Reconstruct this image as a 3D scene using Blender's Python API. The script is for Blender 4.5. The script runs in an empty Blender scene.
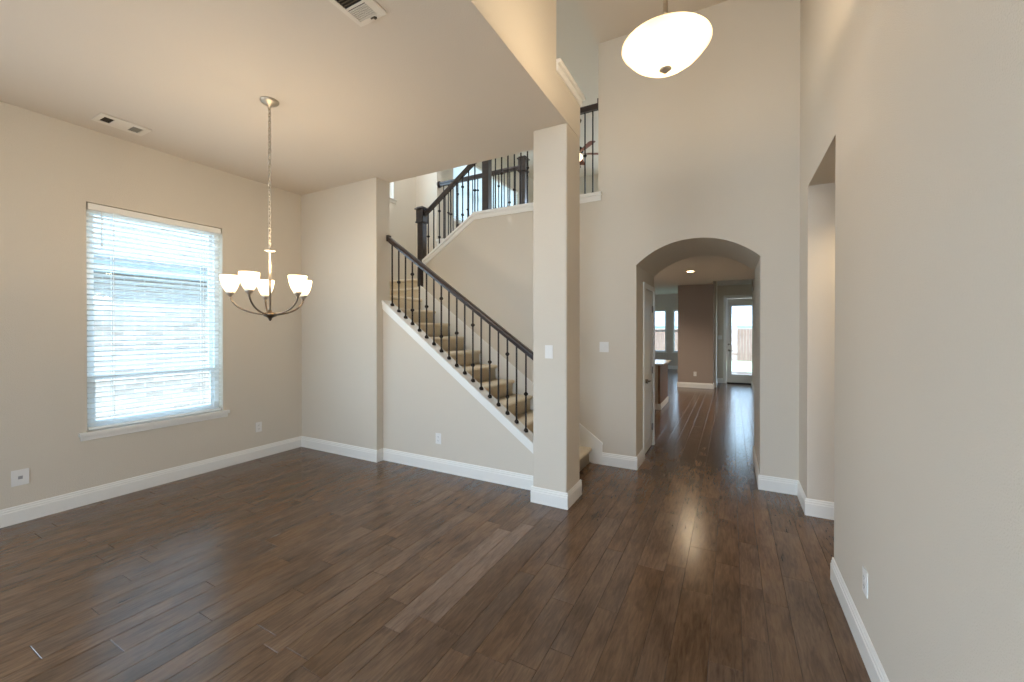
import bpy, bmesh, math, random
from mathutils import Vector, Matrix
PI = math.pi
C = bpy.context.scene.collection
S = bpy.context.scene
random.seed(7)

# ------------------------------------------------------------------ camera, world, sun, exposure
cd = bpy.data.cameras.new('camera'); cam = bpy.data.objects.new('camera', cd); C.objects.link(cam)
cam.location = (0, 0, 1.524)
cam.rotation_euler = (math.radians(90 - 0.273), 0, math.radians(28.21))
cd.sensor_width = 36.0; cd.lens = 408.915 / 1024 * 36; cd.shift_y = -0.00851
cd.clip_start = 0.05; cd.clip_end = 200
S.camera = cam
w = bpy.data.worlds.new('sky'); S.world = w; w.use_nodes = True
nt = w.node_tree; bg = nt.nodes['Background']
tc = nt.nodes.new('ShaderNodeTexCoord'); sp = nt.nodes.new('ShaderNodeSeparateXYZ'); rp = nt.nodes.new('ShaderNodeValToRGB')
nt.links.new(tc.outputs['Generated'], sp.inputs[0]); nt.links.new(sp.outputs['Z'], rp.inputs[0]); nt.links.new(rp.outputs[0], bg.inputs[0])
rp.color_ramp.elements[0].position = 0.0; rp.color_ramp.elements[0].color = (0.70, 0.85, 1.0, 1)
rp.color_ramp.elements[1].position = 0.7; rp.color_ramp.elements[1].color = (0.48, 0.70, 1.0, 1)
SKY = 9.0
bg.inputs[1].default_value = SKY
sd = bpy.data.lights.new('sun', 'SUN'); sun = bpy.data.objects.new('sun', sd); C.objects.link(sun)
sd.energy = 10.0; sd.angle = 0.03; sd.color = (1.0, 0.95, 0.88)
sun.rotation_euler = Vector((-0.35, 0.45, -0.82)).to_track_quat('-Z', 'Y').to_euler()
def portal(name, loc, rot, sx, sy):
    d = bpy.data.lights.new(name, 'AREA'); o = bpy.data.objects.new(name, d); C.objects.link(o)
    d.shape = 'RECTANGLE'; d.size = sx; d.size_y = sy; o.location = loc; o.rotation_euler = rot
    d.cycles.is_portal = True
YBK = -2.9
portal('portal_front_a', (-3.0, YBK - .05, 1.6), (PI/2, 0, 0), 1.1, 1.8)
portal('portal_side', (-5.17, -1.3, 1.6), (0, -PI/2, 0), 2.7, 2.5)
portal('portal_front_b', (-0.35, YBK - .05, 1.3), (PI/2, 0, 0), 1.5, 2.5)
portal('portal_front_c', (-0.35, YBK - .05, 3.87), (PI/2, 0, 0), 1.5, 1.65)
portal('portal_kitchen', (-7.35, 9.2, 1.5), (0, -PI/2, 0), 1.7, 3.4)
portal('portal_living', (-7.35, 14.5, 1.5), (0, -PI/2, 0), 1.7, 2.4)
portal('portal_patio', (.34, 13.5, 1.2), (-PI/2, 0, 0), .8, 2.3)
portal('portal_stair', (-5.17, 4.52, 4.45), (0, -PI/2, 0), 1.5, 1.14)
portal('portal_loft_a', (-5.12, 7.6, 4.5), (0, -PI/2, 0), 1.9, 1.7)
portal('portal_loft_b', (-5.12, 9.0, 4.5), (0, -PI/2, 0), 1.9, 1.7)
portal('portal_loft_c', (-1.15, 11.15, 4.65), (-PI/2, 0, 0), 2.9, 1.7)
V = S.view_settings
V.view_transform = 'Standard'; V.look = 'None'; V.gamma = 1.0; V.use_curve_mapping = False
V.exposure = 0.1
S.display_settings.display_device = 'sRGB'
S.cycles.use_denoising = True
S.cycles.max_bounces = 10; S.cycles.diffuse_bounces = 6; S.cycles.transparent_max_bounces = 24
S.cycles.sample_clamp_indirect = 6.0
S.cycles.caustics_reflective = False; S.cycles.caustics_refractive = False

# ------------------------------------------------------------------ measured planes (metres)
XL, YA, XS, YB, YO = -4.972, 3.424, -3.613, 3.524, 3.634
YC, XC0, XC1 = 3.287, -1.553, -1.235
YD, XA0, XA1, XR, YE, YF, YG = 4.577, -0.915, 0.245, 0.553, 4.123, 3.111, 5.72
HC, HF, HS, HO = 3.292, 4.78, 2.235, 2.711
XW = -1.339; YU = 3.05; YL = 5.64; XK = 0.50; ZK = 2.73; Z2 = 3.06; ZLC = 5.8; YLB = 11.0
YBR, YDR, YFAR = 11.82, 13.3, 17.15

# ------------------------------------------------------------------ materials
def s2l(c):
    return tuple(((x/255)/12.92 if x/255 <= .04045 else ((x/255+.055)/1.055)**2.4) for x in c) + (1,)
def mat(name, col, rough=.6, metal=0, spec=.5, bump=None, emit=None, var=None, coat=0):
    m = bpy.data.materials.new(name); m.use_nodes = True; n = m.node_tree; b = n.nodes['Principled BSDF']
    b.inputs['Base Color'].default_value = s2l(col); b.inputs['Roughness'].default_value = rough
    b.inputs['Metallic'].default_value = metal; b.inputs['Specular IOR Level'].default_value = spec
    b.inputs['Coat Weight'].default_value = coat
    t = n.nodes.new('ShaderNodeTexCoord')
    if bump:
        x = n.nodes.new('ShaderNodeTexNoise'); x.inputs['Scale'].default_value = bump[0]; x.inputs['Detail'].default_value = 3
        y = n.nodes.new('ShaderNodeBump'); y.inputs['Strength'].default_value = bump[1]; y.inputs['Distance'].default_value = bump[2]
        n.links.new(t.outputs['Object'], x.inputs['Vector']); n.links.new(x.outputs['Fac'], y.inputs['Height']); n.links.new(y.outputs[0], b.inputs['Normal'])
    if var:
        x = n.nodes.new('ShaderNodeTexNoise'); x.inputs['Scale'].default_value = var[0]; x.inputs['Detail'].default_value = 4
        mp = n.nodes.new('ShaderNodeMapping'); mp.inputs['Scale'].default_value = var[3] if len(var) > 3 else (1, 1, 1)
        r = n.nodes.new('ShaderNodeValToRGB'); r.color_ramp.elements[0].color = s2l(var[1]); r.color_ramp.elements[1].color = s2l(var[2])
        r.color_ramp.elements[0].position = .3; r.color_ramp.elements[1].position = .7
        n.links.new(t.outputs['Object'], mp.inputs[0]); n.links.new(mp.outputs[0], x.inputs['Vector'])
        n.links.new(x.outputs['Fac'], r.inputs[0]); n.links.new(r.outputs[0], b.inputs['Base Color'])
    if emit:
        b.inputs['Emission Color'].default_value = s2l(emit[0]); b.inputs['Emission Strength'].default_value = emit[1]
    return m
M = {}
M['wall'] = mat('wall_paint', (209, 200, 185), .75, bump=(170, .6, .004))
M['ceil'] = mat('ceiling_paint', (213, 203, 190), .85, bump=(120, .3, .004))
M['shaded'] = mat('shaded_wall_paint', (160, 146, 136), .8, bump=(170, .3, .004))  # wall paint made darker and browner to carry the shade on this block
M['trim'] = mat('white_trim_paint', (232, 230, 224), .35)
M['vinyl'] = mat('white_vinyl', (236, 240, 240), .4)
M['slat'] = mat('white_slat', (240, 244, 243), .5)
M['plastic'] = mat('white_plastic', (228, 226, 222), .35)
M['slot'] = mat('dark_slot', (40, 38, 36), .6)
M['iron'] = mat('dark_bronze_iron', (34, 26, 22), .42, metal=.6, bump=(200, .1, .002))
M['rail'] = mat('espresso_wood', (40, 26, 20), .3, var=(6, (26, 17, 14), (48, 31, 24), (1, 8, 8)), coat=.3)
M['nickel'] = mat('brushed_nickel', (196, 186, 170), .42, metal=1)
M['pewter'] = mat('dark_nickel', (110, 100, 88), .3, metal=1)
M['carpet'] = mat('beige_carpet', (228, 214, 190), .95, spec=.1, bump=(420, .3, .004), var=(260, (206, 190, 162), (238, 226, 204)))
M['granite'] = mat('speckled_granite', (190, 188, 184), .15, var=(60, (150, 145, 140), (225, 222, 218)))
M['cabinet'] = mat('island_paint', (205, 196, 182), .5)
M['cabwood'] = mat('island_wood_panel', (130, 96, 72), .5, var=(5, (106, 76, 56), (144, 108, 82), (8, 8, 1)))
M['door'] = mat('white_door_paint', (226, 222, 214), .35)
M['grille'] = mat('vent_white_metal', (222, 214, 202), .5)
M['dark'] = mat('duct_dark', (40, 34, 28), .9)
M['fan'] = mat('fan_blade_wood', (112, 52, 32), .4)
M['exttrim'] = mat('neighbour_fascia', (176, 190, 196), .6)
M['fence'] = mat('cedar_fence', (128, 100, 88), .8, var=(3, (108, 82, 70), (146, 116, 102), (6, 6, .6)))
M['concrete'] = mat('concrete', (190, 186, 178), .9)
M['grass'] = mat('lawn_grass', (130, 138, 108), .9, var=(14, (112, 122, 90), (150, 156, 128)))
def glass_mat(name, tint=(240, 248, 250), refl=.08):
    m = bpy.data.materials.new(name); m.use_nodes = True; n = m.node_tree; n.nodes.clear()
    o = n.nodes.new('ShaderNodeOutputMaterial'); mx = n.nodes.new('ShaderNodeMixShader')
    a = n.nodes.new('ShaderNodeBsdfTransparent'); g = n.nodes.new('ShaderNodeBsdfGlossy')
    a.inputs[0].default_value = s2l(tint); g.inputs['Roughness'].default_value = .02; mx.inputs[0].default_value = refl
    n.links.new(a.outputs[0], mx.inputs[1]); n.links.new(g.outputs[0], mx.inputs[2]); n.links.new(mx.outputs[0], o.inputs[0])
    return m
M['glass'] = glass_mat('window_glass')
def shade_mat(name, col, strength, through=.45):
    m = bpy.data.materials.new(name); m.use_nodes = True; n = m.node_tree; n.nodes.clear()
    o = n.nodes.new('ShaderNodeOutputMaterial'); mx = n.nodes.new('ShaderNodeMixShader'); ad = n.nodes.new('ShaderNodeAddShader')
    a = n.nodes.new('ShaderNodeBsdfTransparent'); d = n.nodes.new('ShaderNodeBsdfTranslucent'); e = n.nodes.new('ShaderNodeEmission')
    d.inputs[0].default_value = s2l((170, 152, 122)); e.inputs[0].default_value = s2l(col); e.inputs[1].default_value = strength
    mx.inputs[0].default_value = 1 - through
    n.links.new(a.outputs[0], mx.inputs[1]); n.links.new(d.outputs[0], mx.inputs[2])
    n.links.new(mx.outputs[0], ad.inputs[0]); n.links.new(e.outputs[0], ad.inputs[1]); n.links.new(ad.outputs[0], o.inputs[0])
    return m
M['shade'] = shade_mat('frosted_shade_glass', (255, 236, 205), 1.2)
M['bowl'] = shade_mat('alabaster_bowl_glass', (255, 232, 196), .45, .3)
M['lens'] = mat('recessed_lamp_lens', (255, 240, 215), .5, emit=((255, 214, 160), 30))
M['fanlight'] = mat('fan_light_glass', (255, 240, 215), .5, emit=((255, 226, 180), 2.5))

def brick_mat():
    m = bpy.data.materials.new('pale_brick'); m.use_nodes = True; n = m.node_tree; b = n.nodes['Principled BSDF']
    t = n.nodes.new('ShaderNodeTexCoord'); mp = n.nodes.new('ShaderNodeMapping'); mp.inputs['Rotation'].default_value = (PI/2, 0, PI/2)
    s = n.nodes.new('ShaderNodeSeparateXYZ'); c = n.nodes.new('ShaderNodeCombineXYZ')
    n.links.new(t.outputs['Object'], s.inputs[0]); n.links.new(s.outputs['Y'], c.inputs['X']); n.links.new(s.outputs['Z'], c.inputs['Y'])
    k = n.nodes.new('ShaderNodeTexBrick'); k.inputs['Scale'].default_value = 1.0
    k.inputs['Brick Width'].default_value = .25; k.inputs['Row Height'].default_value = .082; k.inputs['Mortar Size'].default_value = .009
    k.inputs['Color1'].default_value = s2l((190, 182, 176)); k.inputs['Color2'].default_value = s2l((162, 152, 146)); k.inputs['Mortar'].default_value = s2l((214, 212, 208))
    n.links.new(c.outputs[0], k.inputs[0]); n.links.new(k.outputs[0], b.inputs['Base Color']); b.inputs['Roughness'].default_value = .9
    return m
M['brick'] = brick_mat()
def shingle_mat():
    m = bpy.data.materials.new('grey_shingles'); m.use_nodes = True; n = m.node_tree; b = n.nodes['Principled BSDF']
    t = n.nodes.new('ShaderNodeTexCoord'); s = n.nodes.new('ShaderNodeSeparateXYZ'); c = n.nodes.new('ShaderNodeCombineXYZ')
    ad = n.nodes.new('ShaderNodeMath'); ad.operation = 'ADD'
    n.links.new(t.outputs['Object'], s.inputs[0]); n.links.new(s.outputs['X'], ad.inputs[0]); n.links.new(s.outputs['Y'], ad.inputs[1])
    n.links.new(ad.outputs[0], c.inputs['X']); n.links.new(s.outputs['Z'], c.inputs['Y'])
    k = n.nodes.new('ShaderNodeTexBrick'); k.inputs['Scale'].default_value = 1.0
    k.inputs['Brick Width'].default_value = .3; k.inputs['Row Height'].default_value = .07; k.inputs['Mortar Size'].default_value = .006
    k.inputs['Color1'].default_value = s2l((156, 158, 160)); k.inputs['Color2'].default_value = s2l((124, 128, 134)); k.inputs['Mortar'].default_value = s2l((92, 96, 100))
    n.links.new(c.outputs[0], k.inputs[0]); n.links.new(k.outputs[0], b.inputs['Base Color']); b.inputs['Roughness'].default_value = .95
    return m
M['shingle'] = shingle_mat()
def wood_floor_mat():
    m = bpy.data.materials.new('dark_hardwood'); m.use_nodes = True; n = m.node_tree; b = n.nodes['Principled BSDF']
    L = n.links.new
    t = n.nodes.new('ShaderNodeTexCoord'); at = n.nodes.new('ShaderNodeAttribute'); at.attribute_name = 'tone'
    sx = n.nodes.new('ShaderNodeSeparateColor'); L(at.outputs['Color'], sx.inputs[0])
    # per-plank offset of the grain
    cb = n.nodes.new('ShaderNodeCombineXYZ'); mu = n.nodes.new('ShaderNodeMath'); mu.operation = 'MULTIPLY'; mu.inputs[1].default_value = 37
    L(sx.outputs[1], mu.inputs[0]); L(mu.outputs[0], cb.inputs[0]); L(mu.outputs[0], cb.inputs[1])
    va = n.nodes.new('ShaderNodeVectorMath'); va.operation = 'ADD'; L(t.outputs['Object'], va.inputs[0]); L(cb.outputs[0], va.inputs[1])
    mp = n.nodes.new('ShaderNodeMapping'); mp.inputs['Scale'].default_value = (22, 2.6, 1); L(va.outputs[0], mp.inputs[0])
    g = n.nodes.new('ShaderNodeTexNoise'); g.inputs['Scale'].default_value = 3.0; g.inputs['Detail'].default_value = 7; g.inputs['Roughness'].default_value = .62; g.inputs['Distortion'].default_value = .7
    L(mp.outputs[0], g.inputs['Vector'])
    mp2 = n.nodes.new('ShaderNodeMapping'); mp2.inputs['Scale'].default_value = (5, 1.4, 1); L(va.outputs[0], mp2.inputs[0])
    g2 = n.nodes.new('ShaderNodeTexNoise'); g2.inputs['Scale'].default_value = 1.7; g2.inputs['Detail'].default_value = 4; L(mp2.outputs[0], g2.inputs['Vector'])
    r = n.nodes.new('ShaderNodeValToRGB'); r.color_ramp.elements[0].position = .28; r.color_ramp.elements[1].position = .74
    r.color_ramp.elements[0].color = s2l((64, 42, 27)); r.color_ramp.elements[1].color = s2l((134, 103, 75))
    mg = n.nodes.new('ShaderNodeMath'); mg.operation = 'MULTIPLY_ADD'; mg.inputs[1].default_value = .55; L(g.outputs['Fac'], mg.inputs[0])
    m2 = n.nodes.new('ShaderNodeMath'); m2.operation = 'MULTIPLY'; m2.inputs[1].default_value = .45; L(g2.outputs['Fac'], m2.inputs[0]); L(m2.outputs[0], mg.inputs[2])
    L(mg.outputs[0], r.inputs[0])
    # plank's own lightness
    hs = n.nodes.new('ShaderNodeHueSaturation'); L(r.outputs[0], hs.inputs['Color'])
    mv = n.nodes.new('ShaderNodeMapRange'); mv.inputs['To Min'].default_value = .62; mv.inputs['To Max'].default_value = 1.9; L(sx.outputs[0], mv.inputs['Value'])
    L(mv.outputs[0], hs.inputs['Value'])
    sv = n.nodes.new('ShaderNodeMapRange'); sv.inputs['To Min'].default_value = 1.0; sv.inputs['To Max'].default_value = .68; L(sx.outputs[2], sv.inputs['Value']); L(sv.outputs[0], hs.inputs['Saturation'])
    L(hs.outputs[0], b.inputs['Base Color'])
    rr = n.nodes.new('ShaderNodeMapRange'); rr.inputs['To Min'].default_value = .14; rr.inputs['To Max'].default_value = .30; L(g.outputs['Fac'], rr.inputs['Value']); L(rr.outputs[0], b.inputs['Roughness'])
    # hand scraped waves
    mp3 = n.nodes.new('ShaderNodeMapping'); mp3.inputs['Scale'].default_value = (12, 3.2, 1); L(va.outputs[0], mp3.inputs[0])
    g3 = n.nodes.new('ShaderNodeTexNoise'); g3.inputs['Scale'].default_value = 1.5; g3.inputs['Detail'].default_value = 2; L(mp3.outputs[0], g3.inputs['Vector'])
    b1 = n.nodes.new('ShaderNodeBump'); b1.inputs['Strength'].default_value = .3; b1.inputs['Distance'].default_value = .0032; L(g3.outputs['Fac'], b1.inputs['Height'])
    b2 = n.nodes.new('ShaderNodeBump'); b2.inputs['Strength'].default_value = .3; b2.inputs['Distance'].default_value = .0005; L(g.outputs['Fac'], b2.inputs['Height']); L(b1.outputs[0], b2.inputs['Normal'])
    L(b2.outputs[0], b.inputs['Normal'])
    b.inputs['Specular IOR Level'].default_value = .5
    return m
M['floor'] = wood_floor_mat()

# ------------------------------------------------------------------ mesh helpers
class MB:
    def __init__(s): s.v = []; s.f = []; s.sm = []
    def add(s, vs, fs, smooth=False):
        o = len(s.v); s.v += [tuple(v) for v in vs]; s.f += [tuple(i+o for i in f) for f in fs]; s.sm += [smooth]*len(fs); return s
    def box(s, a, b):
        x0, x1 = sorted((a[0], b[0])); y0, y1 = sorted((a[1], b[1])); z0, z1 = sorted((a[2], b[2]))
        v = [(x, y, z) for x in (x0, x1) for y in (y0, y1) for z in (z0, z1)]
        return s.add(v, [(0, 1, 3, 2), (4, 6, 7, 5), (0, 4, 5, 1), (2, 3, 7, 6), (0, 2, 6, 4), (1, 5, 7, 3)])
    def prism(s, pts, axis, a, b, smooth=False):
        """polygon pts extruded along axis from a to b. pts are the other two coordinates in xyz order"""
        n = len(pts)
        def mk(p, c):
            if axis == 'X': return (c, p[0], p[1])
            if axis == 'Y': return (p[0], c, p[1])
            return (p[0], p[1], c)
        v = [mk(p, a) for p in pts] + [mk(p, b) for p in pts]
        s.add(v, [tuple(range(n)), tuple(range(2*n-1, n-1, -1))])
        o = len(s.v) - 2*n
        for i in range(n):
            j = (i+1) % n
            s.f.append((o+i, o+n+i, o+n+j, o+j)); s.sm.append(smooth)
        return s
    def tube(s, pts, r, seg=10, cap=True, smooth=True):
        pts = [Vector(p) for p in pts]; n = len(pts); rr = r if isinstance(r, (list, tuple)) else [r]*n
        rings = []; up = None
        for i, p in enumerate(pts):
            d = (pts[min(i+1, n-1)] - pts[max(i-1, 0)]).normalized()
            if up is None: up = Vector((0, 0, 1)) if abs(d.z) < .9 else Vector((1, 0, 0))
            sd = d.cross(up).normalized(); up = sd.cross(d).normalized()
            rings.append([p + (sd*math.cos(2*PI*k/seg) + up*math.sin(2*PI*k/seg))*rr[i] for k in range(seg)])
        v = [q for R in rings for q in R]; f = []
        for i in range(n-1):
            for k in range(seg):
                f.append((i*seg+k, i*seg+(k+1) % seg, (i+1)*seg+(k+1) % seg, (i+1)*seg+k))
        s.add(v, f, smooth)
        if cap:
            o = len(s.v)-len(v); s.f += [tuple(o+k for k in range(seg-1, -1, -1)), tuple(o+(n-1)*seg+k for k in range(seg))]; s.sm += [False, False]
        return s
    def lathe(s, prof, c=(0, 0, 0), seg=24, smooth=True, closed=False):
        n = len(prof); v = [(c[0]+r*math.cos(2*PI*k/seg), c[1]+r*math.sin(2*PI*k/seg), c[2]+z) for r, z in prof for k in range(seg)]
        f = []
        for i in range(n-1 if not closed else n):
            j = (i+1) % n
            for k in range(seg):
                f.append((i*seg+k, i*seg+(k+1) % seg, j*seg+(k+1) % seg, j*seg+k))
        return s.add(v, f, smooth)
    def torus(s, c, R, r, mat=None, seg=12, ts=6, sy=1.0):
        v = []; f = []
        for i in range(seg):
            a = 2*PI*i/seg
            for k in range(ts):
                b = 2*PI*k/ts
                p = Vector(((R+r*math.cos(b))*math.cos(a), (R+r*math.cos(b))*math.sin(a)*sy, r*math.sin(b)))
                v.append((mat @ p if mat else p) + Vector(c))
        for i in range(seg):
            for k in range(ts):
                f.append((i*ts+k, ((i+1) % seg)*ts+k, ((i+1) % seg)*ts+(k+1) % ts, i*ts+(k+1) % ts))
        return s.add(v, f, True)
    def build(s, name, m, parent=None, bevel=0, loc=None):
        me = bpy.data.meshes.new(name); me.from_pydata(s.v, [], s.f); me.update()
        for p, sm in zip(me.polygons, s.sm): p.use_smooth = sm
        bm = bmesh.new(); bm.from_mesh(me); bmesh.ops.remove_doubles(bm, verts=bm.verts, dist=1e-6)
        bmesh.ops.recalc_face_normals(bm, faces=bm.faces); bm.to_mesh(me); bm.free()
        me.materials.append(m); o = bpy.data.objects.new(name, me); C.objects.link(o)
        if parent: o.parent = parent
        if loc: o.location = loc
        if bevel:
            b = o.modifiers.new('bevel', 'BEVEL'); b.width = bevel; b.segments = 2; b.limit_method = 'ANGLE'; b.angle_limit = math.radians(50)
        return o
def tag(o, label=None, cat=None, group=None, kind=None):
    if label: o['label'] = label
    if cat: o['category'] = cat
    if group: o['group'] = group
    if kind: o['kind'] = kind
    return o
def empty(name, loc=(0, 0, 0), rz=0, **k):
    o = bpy.data.objects.new(name, None); C.objects.link(o); o.location = loc; o.rotation_euler = (0, 0, rz); o.empty_display_size = .1
    return tag(o, **k)
def struct(name, mb, m, label=None, bevel=0, cat=None):
    o = mb.build(name, m, bevel=bevel); o['kind'] = 'structure'
    if label: o['label'] = label
    if cat: o['category'] = cat
    return o
def copy_tree(o, parent=None):
    c = o.copy(); C.objects.link(c)
    if parent: c.parent = parent
    for ch in [x for x in bpy.data.objects if x.parent == o]: copy_tree(ch, c)
    return c
STR = dict(kind='structure')

# ================================================================== STRUCTURE
# ---- floor: individually toned planks on one mesh
def build_floor():
    vs = []; fs = []; col = []
    def plank(x0, x1, y0, y1, tone, off, sat):
        g = .0007; bv = .0018; z = 0.0
        a = (x0+g, x1-g, y0+g, y1-g)
        o = len(vs)
        vs.extend([(a[0]+bv, a[2]+bv, z), (a[1]-bv, a[2]+bv, z), (a[1]-bv, a[3]-bv, z), (a[0]+bv, a[3]-bv, z),
                   (a[0], a[2], z-.0012), (a[1], a[2], z-.0012), (a[1], a[3], z-.0012), (a[0], a[3], z-.0012),
                   (a[0], a[2], z-.012), (a[1], a[2], z-.012), (a[1], a[3], z-.012), (a[0], a[3], z-.012)])
        q = [(0, 1, 2, 3)]
        for i in range(4):
            j = (i+1) % 4
            q.append((4+i, 4+j, j, i)); q.append((8+i, 8+j, 4+j, 4+i))
        for f in q: fs.append(tuple(o+i for i in f)); col.append((tone, off, sat, 1))
    rnd = random.Random(21)
    widths = [.115, .115, .165, .115, .165, .14]
    # boundaries pass through -1.58, -1.465, -1.35
    xs = [-1.58, -1.465, -1.35]; k = 2
    while xs[-1] < 3.0: xs.append(xs[-1]+widths[k % 6]); k += 1
    k = 5
    while xs[0] > -5.3: xs.insert(0, xs[0]-widths[k % 6]); k -= 1
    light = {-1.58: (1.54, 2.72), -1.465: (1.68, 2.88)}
    for i in range(len(xs)-1):
        x0, x1 = xs[i], xs[i+1]
        ymax = 14.2 if x0 > -3.2 else 6.2
        lk = [v for kk, v in light.items() if abs(kk-x0) < .01]
        y = -3.2 - rnd.random()*1.0; cuts = [y]
        while y < ymax: y += rnd.uniform(.45, 1.45); cuts.append(y)
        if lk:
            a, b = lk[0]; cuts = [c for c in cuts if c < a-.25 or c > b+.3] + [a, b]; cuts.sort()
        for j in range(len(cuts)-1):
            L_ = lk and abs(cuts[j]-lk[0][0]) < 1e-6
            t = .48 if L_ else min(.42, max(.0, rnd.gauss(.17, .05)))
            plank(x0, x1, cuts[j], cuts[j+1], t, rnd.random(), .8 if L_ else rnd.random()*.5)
    me = bpy.data.meshes.new('floor'); me.from_pydata(vs, [], fs); me.update()
    ca = me.color_attributes.new('tone', 'FLOAT_COLOR', 'CORNER')
    li = 0
    for p in me.polygons:
        for l in p.loop_indices: ca.data[l].color = col[p.index]
    me.materials.append(M['floor']); o = bpy.data.objects.new('floor', me); C.objects.link(o); o['kind'] = 'structure'
    o['label'] = 'dark brown scraped hardwood plank floor running toward the arched hallway'
    return o
build_floor()
struct('floor_base', MB().box((-7.2, -3.3, -.12), (3.0, YFAR+.2, -.0125)), mat('subfloor', (24, 17, 13), .8))
# living room beyond the kitchen: same boards, plain slab with seams from far away
struct('floor_living', MB().box((-7.2, 14.21, -.0124), (3.0, YFAR, -.0005)), M['floor'])
struct('floor_kitchen', MB().box((-7.2, 6.3, -.0124), (-3.6, 14.2, -.0005)), M['floor'])

T = .12
# ---- left exterior wall with dining window hole, from floor to loft ceiling (dining part)
W1 = (1.395, 2.48, .63, 2.652)
WS = (-2.55, -.05, .25, 2.95)   # unseen side opening, added to light the right wall and floor
mb = MB()
x0, x1 = XL-.15, XL
mb.box((x0, YBK, 0), (x1, WS[0], ZLC)); mb.box((x0, WS[1], 0), (x1, W1[0], ZLC)); mb.box((x0, WS[0], 0), (x1, WS[1], WS[2])); mb.box((x0, WS[0], WS[3]), (x1, WS[1], ZLC)); mb.box((x0, W1[1], 0), (x1, YU+.6, ZLC))
mb.box((x0, W1[0], 0), (x1, W1[1], W1[2])); mb.box((x0, W1[0], W1[3]), (x1, W1[1], ZLC))
struct('wall_left', mb, M['wall'], 'tan painted wall holding the blind covered window')
W4 = (3.95, 5.09, 3.70, 5.2)
mb = MB(); ya, yb = YU+.6, YL
mb.box((x0, ya, 0), (x1, W4[0], ZLC)); mb.box((x0, W4[1], 0), (x1, yb+.12, ZLC))
mb.box((x0, W4[0], 0), (x1, W4[1], W4[2])); mb.box((x0, W4[0], W4[3]), (x1, W4[1], ZLC))
struct('wall_stair_left', mb, M['wall'])
W5 = (6.75, 8.02, 3.75, 5.18); W6 = (8.2, 9.62, 3.75, 5.18)
mb = MB(); ya, yb = YL+.12, YLB
mb.box((x0, ya, Z2), (x1, W5[0], ZLC)); mb.box((x0, W5[1], Z2), (x1, W6[0], ZLC)); mb.box((x0, W6[1], Z2), (x1, yb, ZLC))
for W in (W5, W6):
    mb.box((x0, W[0], Z2), (x1, W[1], W[2])); mb.box((x0, W[0], W[3]), (x1, W[1], ZLC))
struct('wall_loft_left', mb, M['wall'])
# stub wall
struct('wall_stub', MB().box((XL, YA, 0), (XS, YO, HC)), M['wall'], 'short wall closing the dining corner beside the stairs')
# dining ceiling slab
struct('ceiling', MB().box((XL, YBK, HC), (XC1-.002, YO, HC+.29)), M['ceil'], 'flat dining ceiling with chandelier and vents')
# upper foyer wall above dining, plus beam over the column
mb = MB().box((XC0, YBK, HC+.0008), (XC1, YU, HF)).box((XC0, YU, HC+.0008), (XC1, YO, 3.595))
struct('wall_upper_left', mb, M['wall'])
struct('wall_upper_stair', MB().box((XL, YU-.12, HC+.29), (XC0, YU, ZLC)), M['wall'])
struct('wall_upper_side', MB().box((XC0, YBK, HF), (XC1, YU, ZLC)), M['wall'])
# ledge cap on the beam
mb = MB(); mb.box((XC0-.03, YU+.0, 3.655), (XC1+.035, YO+.045, 3.69)); mb.box((XC0-.012, YU, 3.595), (XC1+.014, YO+.02, 3.655))
struct('trim_1', mb, M['trim'], 'white ledge trim on top of the beam above the column', bevel=.006)
# column
struct('wall_column', MB().box((XC0, YC, 0), (XC1, YO, HC)), M['wall'], 'square painted column carrying the beam between dining area and foyer', bevel=.012)
# stair wall with raking top
SL = .728
def rake(x): return .535 + SL*(-1.765 - x)
mb = MB().prism([(XS, 0), (XC0, 0), (XC0, rake(XC0)-.03), (XS, rake(XS)-.03)], 'Y', YB, YO)
struct('wall_stairs', mb, M['wall'], 'painted wall under the raking white cap of the lower stairs')
mb = MB()
xa, xb = XS+.001, XC0
mb.prism([(xa, rake(xa)-.03), (xb, rake(xb)-.03), (xb, rake(xb)), (xa, rake(xa))], 'Y', YB-.022, YO+.02)
mb.prism([(xa, rake(xa)-.105), (xb, rake(xb)-.105), (xb, rake(xb)-.03), (xa, rake(xa)-.03)], 'Y', YB-.012, YB)
mb.prism([(xa, rake(xa)-.055), (xb, rake(xb)-.055), (xb, rake(xb)-.03), (xa, rake(xa)-.03)], 'Y', YB-.018, YB-.012)
struct('trim_2', mb, M['trim'], 'white raking cap the lower balusters stand on')

# ---- arch wall (also the far wall of the lower stairs)
def arch_pts(n=28):
    hw = (XA1-XA0)/2; rise = 2.47-HS; R = (hw*hw+rise*rise)/(2*rise); cx = (XA0+XA1)/2; cz = HS+rise-R
    a0 = math.atan2(HS-cz, -hw); a1 = math.atan2(HS-cz, hw)
    return [(cx+R*math.cos(a0+(a1-a0)*i/n), cz+R*math.sin(a0+(a1-a0)*i/n)) for i in range(n+1)]
NXL = -3.9
AP = arch_pts()
def ycap(x): return 3.06 if x > -3.02 else 3.06 - .64*(-3.02-x)
pts = [(NXL, 0), (XA0, 0)] + AP + [(XA1, 0), (XR, 0), (XR, HF), (XW, HF), (XW, 3.03), (-3.02, 3.03), (NXL, ycap(NXL)-.03)]
struct('wall_arch', MB().prism(pts, 'Y', YD, YD+T), M['wall'], 'tall foyer wall with the arched opening to the hallway')
mb = MB()
y0, y1 = YD-.03, YD+T+.02
mb.prism([(-3.02, 3.06), (XW+.04, 3.06), (XW+.04, 3.095), (-3.02, 3.095)], 'Y', y0, y1)
mb.prism([(-3.02, 3.06), (-3.02, 3.095), (NXL, ycap(NXL)+.035), (NXL, ycap(NXL))], 'Y', y0, y1)
mb.prism([(-3.02, 3.0), (XW+.03, 3.0), (XW+.03, 3.06), (-3.02, 3.06)], 'Y', YD-.013, YD)
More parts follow.
